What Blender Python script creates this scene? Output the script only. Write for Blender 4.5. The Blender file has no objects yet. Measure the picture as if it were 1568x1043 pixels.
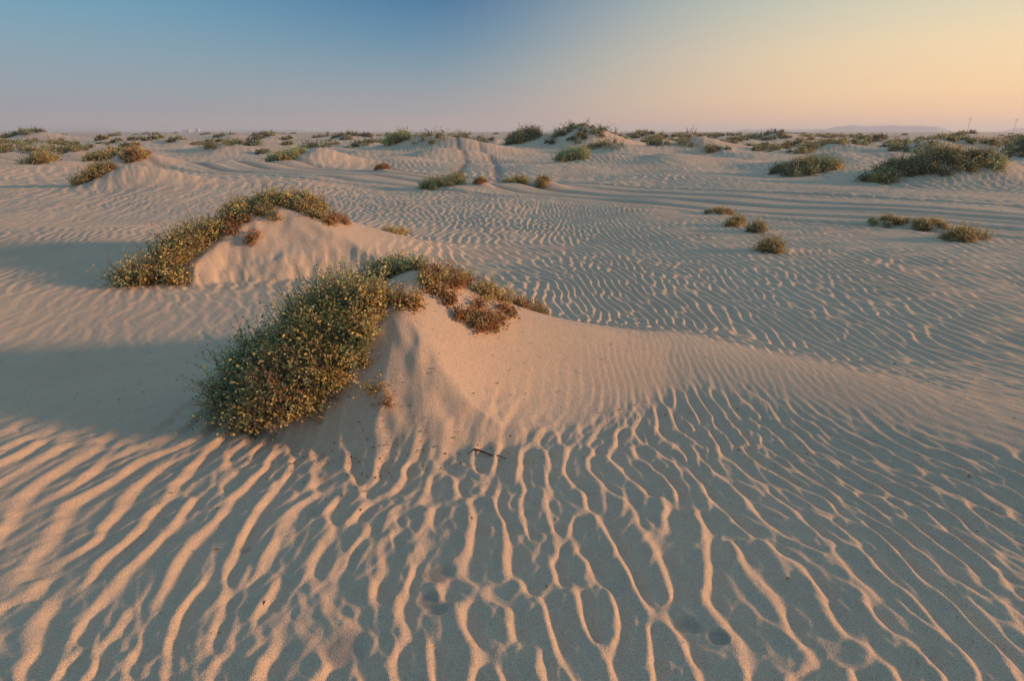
import bpy, math
import numpy as np
rs=np.random.default_rng
def sstep(x,a,b):
    t=np.clip((x-a)/(b-a),0,1); return t*t*(3-2*t)
def lin(c):
    return tuple(((v/255)/12.92 if v/255<=.04045 else ((v/255+.055)/1.055)**2.4) for v in c)
# ---------------------------------------------------------------- noise tiles
N=2048
def gen_field(lam,bw,ang,seed):
    r=rs(seed); w=(r.standard_normal((N,N))+1j*r.standard_normal((N,N))).astype(np.complex64)
    f=np.fft.fftfreq(N); kx,ky=np.meshgrid(f,f)   # array [y,x]
    k=np.hypot(kx,ky); a=np.arctan2(ky,kx); k0=1/lam
    flt=np.exp(-((k-k0)/(bw*k0))**2/2)*np.exp(-(a/ang)**2/2)
    o=np.fft.ifft2(w*flt); o/=np.sqrt(np.mean(np.abs(o)**2))
    return o.real.astype(np.float32),o.imag.astype(np.float32)
def gen_noise(n,lam,seed):
    r=rs(seed); w=r.standard_normal((n,n)); f=np.fft.fftfreq(n); kx,ky=np.meshgrid(f,f)
    k=np.hypot(kx,ky); o=np.fft.ifft2(np.fft.fft2(w)*np.exp(-(k*lam)**2*1.5)*(k>0)).real
    return (o/o.std()).astype(np.float32)
def samp(T,x,y):
    n=T.shape[0]; x=np.mod(x,n); y=np.mod(y,n)
    i=np.floor(x).astype(np.int32); j=np.floor(y).astype(np.int32); fx=(x-i).astype(np.float32); fy=(y-j).astype(np.float32)
    i%=n; j%=n; i1=(i+1)%n; j1=(j+1)%n
    return (T[j,i]*(1-fx)+T[j,i1]*fx)*(1-fy)+(T[j1,i]*(1-fx)+T[j1,i1]*fx)*fy
NT=gen_noise(512,16,5)       # feature ~16px
def noise(x,y,scale,off=0):  # scale = feature size in metres
    s=16/scale; return samp(NT,x*s+off*37.7,y*s+off*91.3)
FA=gen_field(20,.20,.40,1); FB=gen_field(20,.15,.26,2); FC=gen_field(20,.27,.42,7)
def ripple(F,u,v,lam,off=0,sharp=.35):
    s=20/lam; re=samp(F[0],u*s+off*311.,v*s+off*177.); im=samp(F[1],u*s+off*311.,v*s+off*177.)
    m=np.hypot(re,im)+1e-5; sn=im/m; cs=re/m
    s2=2*sn*cs; s3=3*sn-4*sn**3
    amp=m/np.sqrt(m*m+.07)*(.8+.2*np.clip(m,0,1.6))
    h=-(sn+sharp*s2+.10*s3)
    return h*amp
# ---------------------------------------------------------------- terrain
def polydist(x,y,P):
    best=np.full(x.shape,1e9); sg=np.zeros(x.shape)
    for (ax,ay),(bx,by) in zip(P[:-1],P[1:]):
        dx,dy=bx-ax,by-ay; L2=dx*dx+dy*dy
        t=np.clip(((x-ax)*dx+(y-ay)*dy)/L2,0,1)
        d=np.hypot(x-ax-t*dx,y-ay-t*dy); c=dx*(y-ay)-dy*(x-ax)
        m=d<best; best=np.where(m,d,best); sg=np.where(m,np.sign(c),sg)
    return best,sg
def smin(a,b,k):
    h=np.clip(.5+.5*(b-a)/k,0,1); return b*(1-h)+a*h-k*h*(1-h)
B1=[(-3.2,5.2),(-2.35,4.3),(-2.0,3.7),(-1.88,3.15),(-1.45,2.85),(-1.05,2.66),(-.74,2.57),(-.45,2.58),(-.2,2.66),(.1,2.74),(.5,2.74),(1.2,2.55),(3,2.0),(8,0)]
B2=[(-6,9),(-4.6,7.4),(-4.15,6.6),(-3.9,6.15),(-3.5,6.05),(-3.1,6.25),(-2.5,6.4),(-1.9,6.5),(-1,6.5),(2,6.2),(5,5)]
def mound_main(x,y):
    r=np.zeros_like(x); m=(np.abs(x-1)<6)&(np.abs(y-3.8)<4); X=x[m]; Y=y[m]
    d,s=polydist(X,Y,B1); d=d*s+noise(X,Y,.5,3)*.008+noise(X,Y,.12,4)*.004
    L=np.maximum(d,0); L=1.35*L*L/(L+.10)+noise(X,Y,.11,9)*.005*sstep(d,0,.2)+.003*np.sin(X*38+noise(X,Y,.3,8)*2.5)*sstep(d,.05,.25)*np.exp(-((X+.75)/.3)**2)
    sx=np.where(X>-.64,.43+.52*sstep(Y,2.75,3.85),.95)
    sy=np.where(Y<3.65,1.1,.8)
    R=.77*np.exp(-(np.abs((X+.64)/sx)**1.6)-((Y-3.65)/sy)**2)
    h=np.maximum(smin(R,L,.012),0)
    dt,_=polydist(X,Y,[(-.4,3.85),(.5,3.9),(1.15,3.95),(2.0,3.4),(2.9,2.85),(5,2.0)])
    h=h+.12*np.exp(-(dt/.60)**2)*sstep(X,-.5,.7)
    r[m]=h; return r
def mound_second(x,y):
    r=np.zeros_like(x); m=(np.abs(x+2)<6)&(np.abs(y-7.5)<5); X=x[m]; Y=y[m]
    d,s=polydist(X,Y,B2); d=d*s+noise(X,Y,.5,6)*.03+noise(X,Y,.15,4)*.008
    L=np.maximum(d,0)*.95
    sx=np.where(X>-2.9,1.2,1.1); sy=np.where(Y<7.2,1.0,1.1)
    R=.68*np.exp(-(np.abs((X+2.9)/sx)**1.7)-((Y-7.2)/sy)**2)
    R+=.12*np.exp(-((X+1.6)/1.1)**2-((Y-7.7)/.5)**2)
    r[m]=np.maximum(smin(R,L,.03),0); return r
# shrubs: x,y,width,height,kind
SHR=[(-20.3,25.5,1.4,.75,'d'),(-18.2,26.5,1.5,.45,'o'),(-16.6,26.3,1.2,.4,'r'),(-12,17,1.15,.5,'o'),(-11,29,1.9,.65,'g'),(-5.5,25,.7,.25,'r'),
(-2.1,18,1.75,.48,'g'),(.15,18.6,.9,.25,'y'),(.95,18.2,.4,.25,'y'),(-.95,17.6,.3,.2,'r'),(3.1,31,2.0,.75,'g'),(.9,52,3.2,1.2,'d'),(-6,64,2.6,1.1,'d'),(-8.7,46,2.1,.9,'g'),
(11.9,24.2,2.8,.70,'d'),(13.4,20.9,2.0,.62,'d'),(14.8,20.8,2.1,.72,'d'),(16.0,20.4,1.6,.50,'d'),
(6.6,10.1,.66,.16,'o'),(7.05,9.7,.6,.18,'o'),(6.85,8.6,.6,.30,'o'),(4.15,11.7,.7,.16,'o'),(3.85,9.9,.26,.24,'y'),(3.98,9.3,.24,.22,'o'),(3.56,7.75,.32,.27,'o')]
MND=[]
for x,y,w,h,k in SHR:
    if y>12: MND.append((x+w*.35,y+.1*w,h*.55,w*.75,w*1.6,w*.8))
    else: MND.append((x+.1,y,.04,w*.6,w*1.2,w*.6))
MND+=[(-17.4,26.9,.40,2.2,4,1.5),(14.8,21.6,.15,3,5,1.6),(-10.8,17.3,.35,1.2,2.6,1.0),(-9.3,29.4,.5,1.3,3,1.3)]
r=rs(77)
DIST=[]
for i in range(620):
    az=math.radians(r.uniform(-58,58)); d=1/r.uniform(1/650,1/44)
    if az<.05 and r.random()<.3: continue
    if d<75 and r.random()<.4: continue
    x=d*math.sin(az); y=d*math.cos(az); w=r.uniform(1.2,3.4)*(1+.6*(d>120)); h=min(w*r.uniform(.24,.36),1.35)
    DIST.append((x,y,w,h)); MND.append((x+w*.4,y+.1*w,h*r.uniform(.3,.75),w*.8,w*1.8,w*.9))
for i in range(170):   # bare hummocks
    az=math.radians(r.uniform(-62,62)); d=1/r.uniform(1/300,1/30)
    x=d*math.sin(az); y=d*math.cos(az)
    w=r.uniform(1.5,4.5)*(.6+.4*min(d/60,2)); MND.append((x,y,min(w*r.uniform(.05,.12),.5),w*.6,w*1.8,w*.7))
def mnd(x,y,M):
    cx,cy,a,wl,wr,wy=M
    dx=x-cx; dy=y-cy; u=dx+.15*dy
    s=np.where(u>0,wr,wl); t=np.sqrt((u/s)**2+(dy/wy*(1+.25*np.tanh(u/wr)))**2)
    return a*np.exp(-t**2*1.6)
MA=np.array(MND).T[:,None,:]
def base(x,y):
    rr=np.hypot(x,y)
    h=.015*noise(x,y,2.3,1)*sstep(rr,.5,3)+.06*noise(x,y,7,2)*sstep(rr,4,14)
    h+=.13*noise(x,y,26,3)*sstep(rr,14,60)+.16*noise(x,y,90,5)*sstep(rr,60,220)+.5*noise(x,y,420,7)*sstep(rr,300,1200)
    h+=-.12*sstep(rr,20,120)
    # shallow basin between the two mounds at left, low swell far left
    h+=-.08*np.exp(-((x+3.6)/1.6)**2-((y-4.4)/1.0)**2)+.16*np.exp(-((x+8.0)/2.6)**2-((y-8.8)/1.2)**2)
    h+=.07*np.exp(-((x+2.9)/.7)**2-((y-1.9)/1.0)**2)
    return h
TR=[(-60,52),(-30,36),(-13.6,27),(-3,20.2),(1.3,17),(5,13.5),(8.9,10.2),(16,4),(30,-8)]
def height(x,y):
    x=np.atleast_1d(np.asarray(x,float)); y=np.atleast_1d(np.asarray(y,float))
    return base(x,y)+mound_main(x,y)+mound_second(x,y)+mnd(x[:,None],y[:,None],MA).sum(1)
# ---------------------------------------------------------------- ground grid
az=np.radians(np.concatenate([np.linspace(-63,63,1250),np.linspace(63,297,122)[1:-1]]))
rad=[.25]
while rad[-1]<6000:
    q=rad[-1]; k=.0036 if q<5 else (.0036+.0024*min((q-5)/20,1) if q<40 else .014)
    rad.append(q+max(q*k,.004))
rad=np.array(rad); nr,na=len(rad),len(az)
RR,AA=np.meshgrid(rad,az,indexing='ij')
X=(RR*np.sin(AA)); Y=(RR*np.cos(AA))
m1=mound_main(X,Y); m2=mound_second(X,Y)
Z=base(X,Y)+m1+m2
for M in MND:
    R0=math.hypot(M[0],M[1]); ex=2.2*max(M[3:]); i0,i1=np.searchsorted(rad,[R0-ex,R0+ex])
    if R0>1.2*ex:
        a_=math.atan2(M[0],M[1]); da=ex/R0*1.15; j0,j1=np.searchsorted(az[:1250],[a_-da,a_+da])
    else: j0,j1=0,na
    Z[i0:i1,j0:j1]+=mnd(X[i0:i1,j0:j1],Y[i0:i1,j0:j1],M)
# ripples
azf=1-sstep(np.abs(np.where(AA>math.pi,AA-2*math.pi,AA)),math.radians(61),math.radians(65))
n1=noise(X,Y,1.6,11); n2=noise(X,Y,4.5,12); n3=noise(X,Y,.55,13)
U=X+.075*n1+.17*n2+.020*n3+.14*Y*sstep(X,0,3)
U+=.33*(1+np.tanh((Y-2.65-.10*(X-1.2))/.55))*sstep(X,.3,1.8)*(1-sstep(Y,3.6,9)*.9)
V=Y+.15*noise(X,Y,3,14)+.05*noise(X,Y,.8,24)
near=1-sstep(RR,22,42)
apr,_=polydist(X,Y,[(-.5,3.5),(.3,3.35),(.9,3.65),(1.25,3.8),(1.95,3.3),(2.8,2.78),(5,1.9)])
apron=np.exp(-(apr/(.50-.12*sstep(X,1.2,2.8)))**4)*(1-.5*sstep(X,2.2,3.5))
apron=np.maximum(apron,sstep(m1,.10,.22))
left=sstep(-X,1.7,2.4)*sstep(Y,2.5,3.3)*(1-sstep(Y,5.2,6.5))
mask=(1-.97*apron)*(1-.68*left)*(1-.9*sstep(m2,.15,.35))
lf2=sstep(-X,1.2,2.0)*(1-sstep(Y,2.4,3.1))
patch=.92+.10*np.tanh(noise(X,Y,2.8,15)*1.2+.5)
fore=1-sstep(Y,3.0,3.9)
A=ripple(FC,U,V,.165,0,.42)
A2=ripple(FB,U*math.cos(.5)+V*math.sin(.5),V*math.cos(.5)-U*math.sin(.5),.065,1,.2)
A3=ripple(FA,U*math.cos(.35)-V*math.sin(.35),V*math.cos(.35)+U*math.sin(.35),.095,6,.3)
A5=ripple(FC,U*math.cos(.25)+V*math.sin(.25),V*math.cos(.25)-U*math.sin(.25),.115,8,.3)
B=ripple(FA,U*1.0+.1*V,V,.15,2)
C=ripple(FB,U,V,.085,3)
vary=.5+.5*np.tanh(noise(X,Y,.9,31)*1.3)
hr=fore*(.0100*A*(1-.15*lf2)*(.80+.30*vary)+.0016*A2*(.6+.4*np.tanh(n2))+.0030*A3*(.6+.4*np.tanh(n1))+.0034*A5*(1-vary))+ (1-fore)*(.0080*B+.0014*A2)
dent=np.zeros_like(X)
for (dx_,dy_,dr) in ((-.57,1.41,.075),(-.29,1.74,.06),(-.31,1.62,.05),(.62,1.5,.035),(-1.1,1.9,.04)):
    w_=np.hypot(X-dx_,(Y-dy_)*1.1)*(1+.25*noise(X,Y,.1,33)); dent=np.maximum(dent,1-sstep(w_,dr*.5,dr*1.25))
hr=hr*mask*patch*(1-.75*dent)-.007*dent+ .0010*C*np.clip(apron+left,0,1)*(1-sstep(m1,.12,.3))
D=ripple(FA,X+.6*n2+.2*Y,Y,.42,4); E=ripple(FA,X+1.2*noise(X,Y,18,16),Y,1.3,5)
trd=np.full(X.shape,1e3); trs=np.ones(X.shape); i0,i1=np.searchsorted(rad,[5,75])
d_,s_=polydist(X[i0:i1],Y[i0:i1],TR); trd[i0:i1]=d_; trs[i0:i1]=s_
q=trd*trs+.10*noise(X,Y,6,21)
rut=np.zeros_like(X)
for o,w,dp in((-.8,.21,.085),(.75,.21,.085),(1.75,.15,.05),(3.0,.17,.06),(-1.9,.15,.045),(.1,.12,.02)):
    oo=o+.15*noise(X,Y,9,int(30+o*3)); rut+=dp*(np.exp(-((q-oo)/w)**2)-.45*np.exp(-((np.abs(q-oo)-2*w)/(w*.8))**2))
band=np.exp(-((q-.5)/2.5)**4)
d2,s2=polydist(X[i0:i1],Y[i0:i1],[(-1.2,19),(-1.4,24),(-1.8,34),(-4,50),(-3,90)])
q2=np.full(X.shape,1e3); q2[i0:i1]=d2*s2
for o in(-.8,.8): rut+=.06*np.exp(-((q2-o)/.22)**2)
far=.018*D*sstep(RR,9,24)*(1-sstep(RR,60,110))+.045*E*sstep(RR,30,70)*(1-sstep(RR,170,320))
hr=(hr*near+far*.8)*(1-.92*band)
Z+= (hr-rut*.9)*azf
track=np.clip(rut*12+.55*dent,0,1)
verts=np.empty((nr*na+1,3),np.float32); verts[:-1,0]=X.ravel(); verts[:-1,1]=Y.ravel(); verts[:-1,2]=Z.ravel(); verts[-1]=(0,0,Z[0].mean())
ii=np.arange(nr-1)[:,None]*na; jj=np.arange(na)[None,:]; j1=(jj+1)%na
quads=np.stack([ii+jj,ii+na+jj,ii+na+j1,ii+j1],-1).reshape(-1,4)[:,::-1]
tris=np.stack([np.full(na,nr*na),np.arange(na),(np.arange(na)+1)%na],-1)[:,::-1]
def build(name,verts,quads,tris=None,mat=None,smooth=True,attr=None,col=None,loc=None):
    me=bpy.data.meshes.new(name)
    verts=np.asarray(verts,np.float32)
    if loc is not None: verts=verts-np.array(loc,np.float32)
    nt=0 if tris is None else len(tris); nq=len(quads)
    me.vertices.add(len(verts)); me.vertices.foreach_set('co',verts.ravel())
    li=np.concatenate([np.asarray(quads).ravel()]+([np.asarray(tris).ravel()] if nt else [])).astype(np.int32)
    me.loops.add(len(li)); me.loops.foreach_set('vertex_index',li)
    st=np.concatenate([np.arange(nq)*4,nq*4+np.arange(nt)*3]).astype(np.int32)
    me.polygons.add(nq+nt); me.polygons.foreach_set('loop_start',st)
    try: me.polygons.foreach_set('loop_total',np.concatenate([np.full(nq,4),np.full(nt,3)]).astype(np.int32))
    except Exception: pass
    me.polygons.foreach_set('use_smooth',np.full(nq+nt,smooth))
    me.update(calc_edges=True)
    if attr is not None:
        a=me.attributes.new(attr[0],'FLOAT','POINT'); a.data.foreach_set('value',attr[1].astype(np.float32))
    if col is not None:
        a=me.color_attributes.new('tint','FLOAT_COLOR','POINT'); c=np.ones((len(verts),4),np.float32); c[:,:3]=col; a.data.foreach_set('color',c.ravel())
    ob=bpy.data.objects.new(name,me); bpy.context.scene.collection.objects.link(ob)
    if loc is not None: ob.location=loc
    if mat: me.materials.append(mat)
    return ob
# ---------------------------------------------------------------- materials
def newmat(n):
    m=bpy.data.materials.new(n); m.use_nodes=True; nt=m.node_tree; return m,nt,nt.nodes['Principled BSDF']
def mix(nt,f,a,b,bt='MIX'):
    n=nt.nodes.new('ShaderNodeMix'); n.data_type='RGBA'; n.blend_type=bt
    for i,v in((0,f),(6,a),(7,b)):
        if hasattr(v,'node'): nt.links.new(v,n.inputs[i])
        else: n.inputs[i].default_value=v if i==0 else (*v,1)
    return n.outputs[2]
def nz(nt,scale,detail=4,rough=.55,vec=None):
    n=nt.nodes.new('ShaderNodeTexNoise'); n.inputs['Scale'].default_value=scale; n.inputs['Detail'].default_value=detail; n.inputs['Roughness'].default_value=rough
    if vec: nt.links.new(vec,n.inputs['Vector'])
    return n.outputs[0]
def mr(nt,v,a,b,c=0,d=1):
    n=nt.nodes.new('ShaderNodeMapRange'); nt.links.new(v,n.inputs[0])
    for i,q in enumerate((a,b,c,d)): n.inputs[i+1].default_value=q
    return n.outputs[0]
sand,nt,bs=newmat('sand')
tc=nt.nodes.new('ShaderNodeTexCoord').outputs['Object']
c=mix(nt,mr(nt,nz(nt,.55,4,.6,tc),.35,.68),(.565,.385,.25),(.65,.455,.295))
c=mix(nt,mr(nt,nz(nt,6,4,.65,tc),.4,.75,0,.5),c,(.47,.35,.245))
grain=nz(nt,300,2,.75,tc)
c=mix(nt,mr(nt,grain,.30,.48,.85,0),c,(.17,.13,.09))
c=mix(nt,mr(nt,grain,.56,.70,0,.65),c,(.86,.70,.52))
dk=mr(nt,nz(nt,1.7,4,.6,tc),.64,.72,0,.4)
c=mix(nt,dk,c,(.32,.255,.195))
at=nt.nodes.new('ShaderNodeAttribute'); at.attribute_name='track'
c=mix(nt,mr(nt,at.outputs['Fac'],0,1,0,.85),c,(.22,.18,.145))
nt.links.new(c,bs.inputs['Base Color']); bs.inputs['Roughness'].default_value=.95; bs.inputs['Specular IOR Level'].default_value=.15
b1=nt.nodes.new('ShaderNodeBump'); b1.inputs['Strength'].default_value=.9; b1.inputs['Distance'].default_value=.0055; nt.links.new(nz(nt,190,2,.75,tc),b1.inputs['Height'])
b2=nt.nodes.new('ShaderNodeBump'); b2.inputs['Strength'].default_value=.5; b2.inputs['Distance'].default_value=.010; nt.links.new(nz(nt,28,3,.6,tc),b2.inputs['Height']); nt.links.new(b1.outputs[0],b2.inputs['Normal'])
nt.links.new(b2.outputs[0],bs.inputs['Normal'])
leafm,nt,bs=newmat('foliage')
at=nt.nodes.new('ShaderNodeAttribute'); at.attribute_name='tint'
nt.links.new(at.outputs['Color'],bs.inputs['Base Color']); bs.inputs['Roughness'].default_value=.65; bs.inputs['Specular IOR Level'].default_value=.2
tr=nt.nodes.new('ShaderNodeBsdfTranslucent'); nt.links.new(at.outputs['Color'],tr.inputs[0]); ms=nt.nodes.new('ShaderNodeMixShader'); ms.inputs[0].default_value=.45
nt.links.new(bs.outputs[0],ms.inputs[1]); nt.links.new(tr.outputs[0],ms.inputs[2]); nt.links.new(ms.outputs[0],nt.nodes['Material Output'].inputs[0])
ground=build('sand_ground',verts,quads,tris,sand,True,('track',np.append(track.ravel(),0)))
# ---------------------------------------------------------------- shrubs
PAL={'g':[(.38,.47,.24),(.45,.49,.25),(.52,.50,.23)],'y':[(.84,.60,.20),(.76,.55,.20),(.62,.50,.20)],'r':[(.54,.24,.11),(.62,.33,.13),(.50,.36,.16)],
'o':[(.56,.44,.19),(.64,.46,.19),(.46,.40,.17)],'d':[(.22,.235,.12),(.30,.27,.14),(.34,.26,.14)]}
def shrub(clusters,seed,leaf=.022,dens=1.0,nl=14,twigs=True,up=.55):
    g=rs(seed); P=[];AX=[];CO=[];SZ=[];TW=[]
    for (x,y,z,rad_,kind,ox,oy) in clusters:
        ns=max(4,int(70*dens))
        d=g.normal(size=(ns,3)); d/=np.linalg.norm(d,axis=1)[:,None]; d+=np.array([ox,oy,up]); d/=np.linalg.norm(d,axis=1)[:,None]; d[:,2]=np.where(d[:,2]<-.1,-.1,d[:,2])
        L=rad_*g.uniform(.55,1.15,ns)
        pal=np.array(PAL[kind]); pc=pal[g.integers(0,3,ns)]*g.uniform(.75,1.15,(ns,1))
        brown=(g.random(ns)<.10)[:,None]; pc=np.where(brown,np.array([[.38,.24,.13]]),pc)
        st=np.array([x,y,z])+g.normal(size=(ns,3))*rad_*.18*np.array([1,1,.3])
        bend=g.normal(size=(ns,3))*.25; bend[:,2]+=.12
        s=np.clip(np.linspace(.22,1,nl)[None,:]+g.uniform(-.04,.04,(ns,nl)),0,1.05)
        p=st[:,None]+(d[:,None]*s[...,None]+bend[:,None]*s[...,None]**2)*L[:,None,None]
        p+=g.normal(size=p.shape)*min(leaf,.06)*.5
        a=d[:,None]*.7+g.normal(size=p.shape)*.8; a/=np.linalg.norm(a,axis=2)[...,None]
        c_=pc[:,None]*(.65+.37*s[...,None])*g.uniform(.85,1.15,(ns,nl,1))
        P.append(p.reshape(-1,3));AX.append(a.reshape(-1,3));CO.append(c_.reshape(-1,3)); SZ.append((leaf*g.uniform(.6,1.25,(ns,nl))*(1.1-.35*s)).ravel())
        if twigs:
            k=np.linspace(0,1,4); tp=st[:,None]+(d[:,None]*k[None,:,None]+bend[:,None]*k[None,:,None]**2)*L[:,None,None]; TW.append(tp)
    P=np.concatenate(P);AX=np.concatenate(AX);CO=np.concatenate(CO);SZ=np.concatenate(SZ)[:,None]; n=len(P)
    sd=np.cross(AX,g.normal(size=(n,3))); sd/=np.linalg.norm(sd,axis=1)[:,None]; nn=np.cross(AX,sd)
    v=np.stack([P,P+AX*SZ*.5+sd*SZ*.34+nn*SZ*.1,P+AX*SZ,P+AX*SZ*.5-sd*SZ*.34+nn*SZ*.1],1).reshape(-1,3)
    q=np.arange(n*4).reshape(-1,4); col=np.repeat(CO,4,0)
    if twigs:
        T=np.concatenate(TW); m=len(T); w=leaf*.10; off=np.array([[1,0,0],[-.5,.87,0],[-.5,-.87,0]])*w
        tv=(T[:,:,None]+off[None,None]*np.array([1.6,1.2,.8,.4])[None,:,None,None]).reshape(-1,3)
        b=np.arange(m)[:,None,None]*12+np.arange(3)[None,:,None]*3; e=np.arange(3)[None,None,:]; e1=(e+1)%3
        tq=np.stack([b+e,b+e1,b+3+e1,b+3+e],-1).reshape(-1,4)+len(v)
        v=np.concatenate([v,tv]); q=np.concatenate([q,tq]); col=np.concatenate([col,np.tile((.24,.16,.10),(len(tv),1))])
    return v,q,np.minimum(col,.85)
def put(name,cl,seed,**k):
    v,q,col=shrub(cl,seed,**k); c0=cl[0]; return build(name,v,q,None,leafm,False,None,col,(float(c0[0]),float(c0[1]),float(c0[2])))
g=rs(3)
def hz(x,y): return float(height(x,y)[0])
# main shrub
cl=[]
for i in range(92):
    a=g.uniform(0,6.28); rr_=math.sqrt(g.random()); x=-1.27+.45*rr_*math.cos(a); y=3.20+.34*rr_*math.sin(a)
    k='g' if (x<-1.42 and g.random()<.85) or y>3.40 or g.random()<.06 else ('y' if g.random()<.85 else 'o')
    if k=='y' and y<3.05 and g.random()<.25: k='r'
    cl.append((x,y,hz(x,y)+g.uniform(-.02,.09),g.uniform(.08,.25),k,(x+1.2)*.8-.1,(y-3.4)*.8))
for i in range(34):
    t=g.random(); x=-1.3+.55*t+g.normal()*.05; y=3.6+.18*t+g.normal()*.06
    cl.append((x,y,hz(x,y),g.uniform(.08,.15),'g' if g.random()<.75 else 'o',-.2,0))
for i in range(12):
    x=g.uniform(-.98,-.78); y=g.uniform(3.12,3.42)
    cl.append((x,y,hz(x,y),g.uniform(.07,.14),'y' if g.random()<.6 else 'o',-.3,-.3))
put('desert_shrub',cl,11,leaf=.024,dens=.75,nl=14)
# reddish plants on top of the mound
cl=[]
for (x,y,sp,n,rd,ks) in [(-.52,3.55,.10,7,.09,'oyr'),(-.36,3.75,.14,11,.10,'orr'),(-.15,3.84,.09,6,.09,'oyr'),(-.16,3.46,.07,8,.085,'rro'),(-.27,3.34,.05,3,.06,'rr'),(-.60,3.26,.05,4,.07,'yr'),(-.42,3.41,.04,3,.06,'ry'),(-.02,3.62,.04,2,.05,'r')]:
    for i in range(n):
        xx=x+g.normal()*sp*.7; yy=y+g.normal()*sp*.7; cl.append((xx,yy,hz(xx,yy),rd*g.uniform(.7,1.15),ks[g.integers(0,len(ks))],0,-.1))
put('reddish_saltbush',cl,12,leaf=.024,dens=.34,nl=10)
cl=[(x+g.normal()*.03,y+g.normal()*.03,hz(x,y),rd*g.uniform(.8,1.1),k,0,0) for (x,y,rd,k,n) in [(.06,3.95,.06,'r',2),(.17,4.15,.11,'o',4),(.0,4.2,.12,'y',4)] for _ in range(n)]
put('reddish_saltbush',cl,13,leaf=.022,dens=.36,nl=10)
cl=[(x+g.normal()*.02,y+g.normal()*.02,hz(x,y),rd,k,0,-.4) for (x,y,rd,k,n) in [(-.76,2.86,.08,'y',2),(-.70,2.80,.07,'r',2),(-.84,2.98,.07,'o',2)] for _ in range(n)]
put('dry_sprig',cl,14,leaf=.017,dens=.2,nl=9)
# second mound shrub
cl=[]
LINE=np.array([(-3.98,6.15),(-3.85,6.65),(-3.5,7.1),(-3.0,7.45),(-2.6,7.5)])
for i in range(120):
    t=g.random()**1.1; k_=t*4; x=np.interp(k_,range(5),LINE[:,0])+g.normal()*.15*(1.2-.5*t); y=np.interp(k_,range(5),LINE[:,1])+g.normal()*.12
    k='y' if g.random()<.6 else ('g' if g.random()<.6 else 'o')
    cl.append((x,y,hz(x,y)+g.uniform(0,.08),g.uniform(.12,.26)*(1.1-.5*t),k,-.2,-.1))
put('desert_shrub',cl,15,leaf=.034,dens=.5,nl=10)
cl=[]
for (x,y,n,k) in [(-3.2,6.7,4,'r'),(-2.55,7.25,6,'o'),(-2.25,7.35,6,'r'),(-2.8,7.3,6,'o'),(-3.25,6.9,4,'r'),(-3.0,7.05,4,'o')]:
    for i in range(n): xx=x+g.normal()*.09; yy=y+g.normal()*.09; cl.append((xx,yy,hz(xx,yy),g.uniform(.07,.13),k,0,0))
put('reddish_saltbush',cl,16,leaf=.032,dens=.36,nl=8)
cl=[(x+g.normal()*.06,y+g.normal()*.06,hz(x,y),.11,'y',0,0) for (x,y,n) in [(-1.75,8.0,3),(-1.6,7.9,4)] for _ in range(n)]
put('dry_sprig',cl,17,leaf=.03,dens=.3,nl=8)
for i,(x,y,w,h,k) in enumerate(SHR):
    cl=[]; n=max(5,int(10+10*w))
    for _ in range(n):
        a=g.uniform(0,6.28); q_=math.sqrt(g.random()); xx=x+.42*w*q_*math.cos(a); yy=y+.36*w*q_*math.sin(a)
        kk=k if g.random()<.7 else 'oygd'[g.integers(0,4)]
        cl.append((xx,yy,hz(xx,yy)+h*.25*(1-q_),h*.58*g.uniform(.6,1.1),kk,.25*math.cos(a),.25*math.sin(a)))
    put('desert_shrub' if k in'dgo' else 'reddish_saltbush' if k=='r' else 'dry_sprig',cl,40+i,leaf=max(.028,.0026*math.hypot(x,y)),dens=.55 if w>.8 else .35,nl=9,twigs=y<20)
# distant mass
cl_v=[];cl_q=[];cl_c=[];o=0
for i,(x,y,w,h) in enumerate(DIST):
    d=math.hypot(x,y); cl=[]; aa=g.uniform(0,6.28,10); qq=np.sqrt(g.random(10)); px=x+.45*w*qq*np.cos(aa); py=y+.4*w*qq*np.sin(aa); pz=height(px,py)
    for j in range(10):
        cl.append((px[j],py[j],pz[j]-.02+h*.2*(1-qq[j]),h*.62*g.uniform(.5,1.1),'ddog'[g.integers(0,4)],0,0))
    v,q,c=shrub(cl,500+i,leaf=min(.0028*d,.34),dens=.25,nl=6,twigs=False,up=.3)
    cl_v.append(v);cl_q.append(q+o);cl_c.append(c*.85);o+=len(v)
build('distant_shrubs',np.concatenate(cl_v),np.concatenate(cl_q),None,leafm,False,None,np.concatenate(cl_c))
# leaf litter / grit on the sand
n=520; lx=np.concatenate([g.normal(.1,.7,130),g.uniform(-3,3,190),g.normal(-.7,.35,200)]); ly=np.concatenate([g.normal(3.2,.4,130),g.uniform(1.2,6,190),g.normal(2.62,.16,200)])
ly=np.maximum(ly,1.1); lz=height(lx,ly)+.008
an=g.uniform(0,6.28,n); s=g.uniform(.003,.011,n); ax=np.stack([np.cos(an),np.sin(an),g.normal(size=n)*.3],1)*s[:,None]; bx=np.stack([-np.sin(an),np.cos(an),g.normal(size=n)*.4],1)*s[:,None]*.5
p=np.stack([lx,ly,lz],1); v=np.stack([p-ax,p-bx+(0,0,.003),p+ax,p+bx+(0,0,.003)],1).reshape(-1,3)
build('fallen_leaves',v,np.arange(n*4).reshape(-1,4),None,leafm,False,None,np.repeat(np.array([(.18,.10,.06),(.26,.18,.11)])[g.integers(0,2,n)],4,0))
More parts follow.
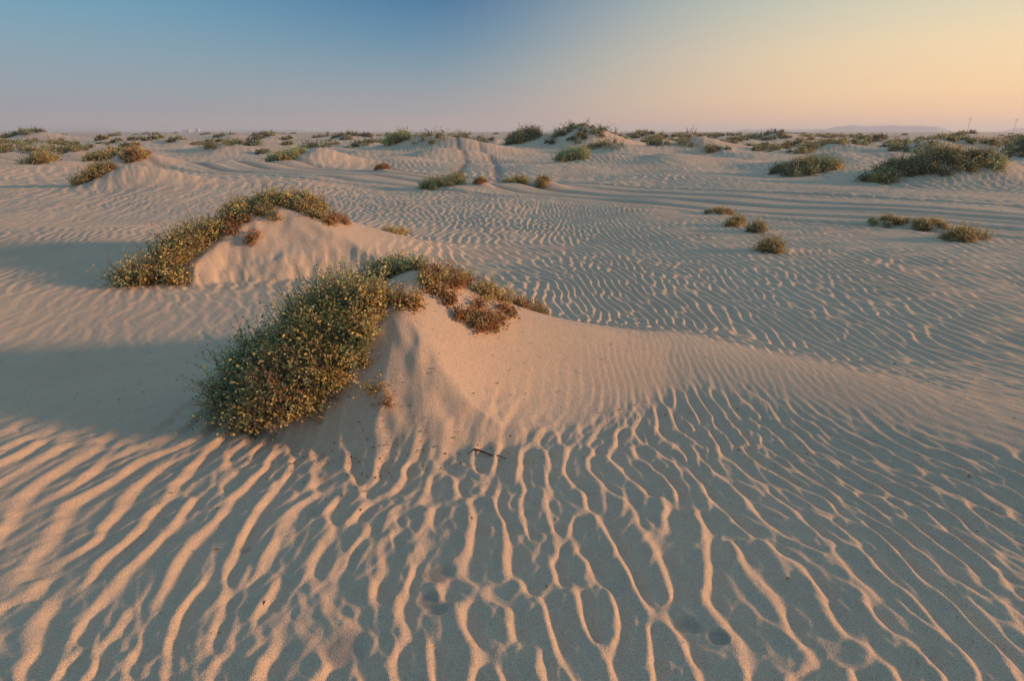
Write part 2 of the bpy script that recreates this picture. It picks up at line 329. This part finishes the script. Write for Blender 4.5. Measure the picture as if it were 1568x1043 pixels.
# dry stick at the foot of the mound
pts=np.array([(-.24,2.63),(-.20,2.66),(-.16,2.65),(-.11,2.61),(-.07,2.615),(-.03,2.59)]); pz=height(pts[:,0],pts[:,1])+np.array([.004,.012,.010,.012,.006,.002])
rr6=np.array([.004,.006,.006,.005,.0035,.0015]); V_=[];Q_=[]
for i in range(6):
    for j in range(7):
        a=j*2*math.pi/7; V_.append((pts[i,0],pts[i,1]+rr6[i]*math.cos(a),pz[i]+rr6[i]*math.sin(a)))
        if i<5: Q_.append((i*7+j,i*7+(j+1)%7,i*7+7+(j+1)%7,i*7+7+j))
build('dry_stick',V_,Q_,None,leafm,True,None,np.tile((.17,.11,.075),(42,1)),(-.15,2.62,0.))
# ---------------------------------------------------------------- far hills and buildings
def simple(name,rgb):
    m,nt,b=newmat(name); cc=mix(nt,mr(nt,nz(nt,.01,4),.3,.7),rgb,tuple(v*.9 for v in rgb)); nt.links.new(cc,b.inputs['Base Color']); b.inputs['Roughness'].default_value=.95; return m
hm=simple('haze_tinted_rock',(.45,.38,.34))  # pinkish distance haze is painted into this rock base colour
def hill(azd,wd,ht,dist,seed):
    gg=rs(seed); nx,ny=120,14; u=np.linspace(-1,1,nx); w=np.linspace(-1,1,ny); Uu,Ww=np.meshgrid(u,w,indexing='ij')
    a0=math.radians(azd); half=dist*math.radians(wd)/2
    prof=np.clip((1-np.abs(Uu))*3.0,0,1)**1.3*(.75+.25*np.interp(Uu,np.linspace(-1,1,12),gg.uniform(0,1,12)))*np.clip((1-np.abs(Ww))*2,0,1)
    lx=Uu*half; ly=Ww*half*.4
    x=dist*math.sin(a0)+lx*math.cos(a0)+ly*math.sin(a0); y=dist*math.cos(a0)-lx*math.sin(a0)+ly*math.cos(a0)
    v=np.stack([x,y,prof*ht-3],-1).reshape(-1,3); i=np.arange(nx-1)[:,None]*ny; j=np.arange(ny-1)[None]
    q=np.stack([i+j,i+ny+j,i+ny+j+1,i+j+1],-1).reshape(-1,4)
    build('distant_hill',v,q,None,hm,True,None,None,(float(x.mean()),float(y.mean()),0))
hill(31.5,10,30,2900,1); hill(24,9,18,3200,2); hill(-36,8,20,3300,3); hill(-22,8,16,3500,4); hill(6,7,15,3500,5); hill(42,7,20,3200,6)
bm=simple('pale_plaster',(.55,.48,.44)); pm=simple('galvanised_steel',(.45,.4,.36)); dm=simple('dark_glass',(.12,.11,.11))
def box(v,q,cx,cy,cz,sx,sy,sz):
    o=len(v)
    for dx in(-1,1):
        for dy in(-1,1):
            for dz in(-1,1): v.append((cx+dx*sx/2,cy+dy*sy/2,cz+dz*sz/2))
    for f in((0,1,3,2),(4,6,7,5),(0,4,5,1),(2,3,7,6),(0,2,6,4),(1,5,7,3)): q.append([o+k for k in f])
for azd,d,w,h,s in((-28.2,1700,16,5,1),(-27.4,1800,9,8,2),(-10.4,1900,13,7,4),(-5.1,1900,20,6,6)):
    a0=math.radians(azd); x,y=d*math.sin(a0),d*math.cos(a0); z=hz(x,y)
    e=bpy.data.objects.new('distant_building',None); bpy.context.scene.collection.objects.link(e); e.location=(x,y,z)
    v=[];q=[]; box(v,q,0,0,h/2-.5,w,8,h+1); o1=build('walls',v,q,None,bm,False); 
    v=[];q=[]; box(v,q,0,0,h+.35,w+.5,8.5,.7); box(v,q,w*.2,0,h+1.5,3,3,1.6); o2=build('roof_parapet',v,q,None,bm,False)
    v=[];q=[]
    for k in range(int(w//4)): box(v,q,-w/2+2.5+4*k,-4.02,h*.55,1.3,.06,1.4)
    o3=build('windows',v,q,None,dm,False)
    for o_ in(o1,o2,o3): o_.parent=e
for azd,d in((36.9,1000),(39.6,1100)):
    a0=math.radians(azd); x,y=d*math.sin(a0),d*math.cos(a0); z=hz(x,y); v=[];q=[]
    box(v,q,0,0,9,.4,.4,20); box(v,q,0,0,17.5,5,.3,.3); box(v,q,0,0,15.6,3.6,.3,.3)
    for k in(-2.3,0,2.3): box(v,q,k,0,18,.25,.25,.7)
    build('power_pole',[(a+x,b+y,c_+z) for a,b,c_ in v],q,None,pm,False,None,None,(x,y,z))
# low-lying dust haze over the plain (real homogeneous volume)
hzm=bpy.data.materials.new('dust_haze'); hzm.use_nodes=True; nt=hzm.node_tree; nt.nodes.clear()
vo=nt.nodes.new('ShaderNodeVolumeScatter'); vo.inputs['Density'].default_value=.00055; vo.inputs['Color'].default_value=(.80,.78,.86,1); vo.inputs['Anisotropy'].default_value=.2
oo_=nt.nodes.new('ShaderNodeOutputMaterial'); nt.links.new(vo.outputs[0],oo_.inputs['Volume'])
v=[];q=[]; box(v,q,0,0,14,13000,13000,48); build('dust_haze',v,q,None,hzm,False)
# ---------------------------------------------------------------- light & sky
SUN_AZ,SUN_EL=95,10
sd=bpy.data.lights.new('sun','SUN'); sd.energy=5; sd.angle=math.radians(5.5); sd.color=(1,.57,.32)
so=bpy.data.objects.new('sun',sd); bpy.context.scene.collection.objects.link(so)
from mathutils import Vector
a0,e0=math.radians(SUN_AZ),math.radians(SUN_EL)
so.rotation_euler=Vector((math.sin(a0)*math.cos(e0),math.cos(a0)*math.cos(e0),math.sin(e0))).to_track_quat('Z','Y').to_euler()
w=bpy.data.worlds.new('World'); bpy.context.scene.world=w; w.use_nodes=True; nt=w.node_tree; nt.nodes.clear(); L=nt.links
out=nt.nodes.new('ShaderNodeOutputWorld'); sky=nt.nodes.new('ShaderNodeTexSky'); sky.sky_type='NISHITA'; sky.sun_disc=False; sky.sun_elevation=e0; sky.sun_rotation=a0
bg1=nt.nodes.new('ShaderNodeBackground'); bg1.inputs[1].default_value=.012; L.new(sky.outputs[0],bg1.inputs[0])
tc=nt.nodes.new('ShaderNodeTexCoord'); sep=nt.nodes.new('ShaderNodeSeparateXYZ'); L.new(tc.outputs['Generated'],sep.inputs[0])
def ramp(stops):
    n=nt.nodes.new('ShaderNodeValToRGB'); L.new(sep.outputs[2],n.inputs[0]); cr=n.color_ramp
    while len(cr.elements)<len(stops): cr.elements.new(.5)
    for e,(p,c) in zip(cr.elements,stops): e.position=p; e.color=(*lin(c),1)
    return n.outputs[0]
cC=ramp([(0,(182,160,152)),(.03,(155,152,159)),(.08,(124,146,161)),(.13,(86,131,160)),(.19,(42,105,150)),(.4,(104,154,194)),(1,(128,170,206))])
cL=ramp([(0,(178,158,156)),(.03,(144,148,162)),(.10,(124,153,171)),(.19,(86,152,182)),(.4,(104,154,194)),(1,(128,170,206))])
cR=ramp([(0,(242,186,150)),(.05,(251,207,156)),(.11,(243,213,168)),(.19,(205,208,184)),(.4,(148,176,198)),(1,(128,170,206))])
hv=nt.nodes.new('ShaderNodeVectorMath'); hv.operation='MULTIPLY'; L.new(tc.outputs['Generated'],hv.inputs[0]); hv.inputs[1].default_value=(1,1,0)
nv=nt.nodes.new('ShaderNodeVectorMath'); nv.operation='NORMALIZE'; L.new(hv.outputs[0],nv.inputs[0])
def dotf(az_,a,b):
    d=nt.nodes.new('ShaderNodeVectorMath'); d.operation='DOT_PRODUCT'; L.new(nv.outputs[0],d.inputs[0]); d.inputs[1].default_value=(math.sin(math.radians(az_)),math.cos(math.radians(az_)),0)
    m=nt.nodes.new('ShaderNodeMapRange'); m.interpolation_type='SMOOTHSTEP'; L.new(d.outputs['Value'],m.inputs[0]); m.inputs[1].default_value=a; m.inputs[2].default_value=b; return m.outputs[0]
c=mix(nt,dotf(-90,.0,.7),cC,cL); c=mix(nt,dotf(65,.27,.96),c,cR)
bg2=nt.nodes.new('ShaderNodeBackground'); L.new(c,bg2.inputs[0]); bg2.inputs[1].default_value=1.0
ad=nt.nodes.new('ShaderNodeAddShader'); L.new(bg1.outputs[0],ad.inputs[0]); L.new(bg2.outputs[0],ad.inputs[1]); L.new(ad.outputs[0],out.inputs[0])
# ---------------------------------------------------------------- camera
cd=bpy.data.cameras.new('camera'); cd.lens=20; cd.sensor_width=36; cd.clip_end=20000; cd.clip_start=.05
co=bpy.data.objects.new('camera',cd); bpy.context.scene.collection.objects.link(co); co.location=(0,0,1.6); co.rotation_euler=(math.radians(90-20.2),0,0)
sc=bpy.context.scene; sc.camera=co
sc.view_settings.view_transform='Standard'; sc.view_settings.look='None'; sc.view_settings.exposure=0
print('verts',len(verts))
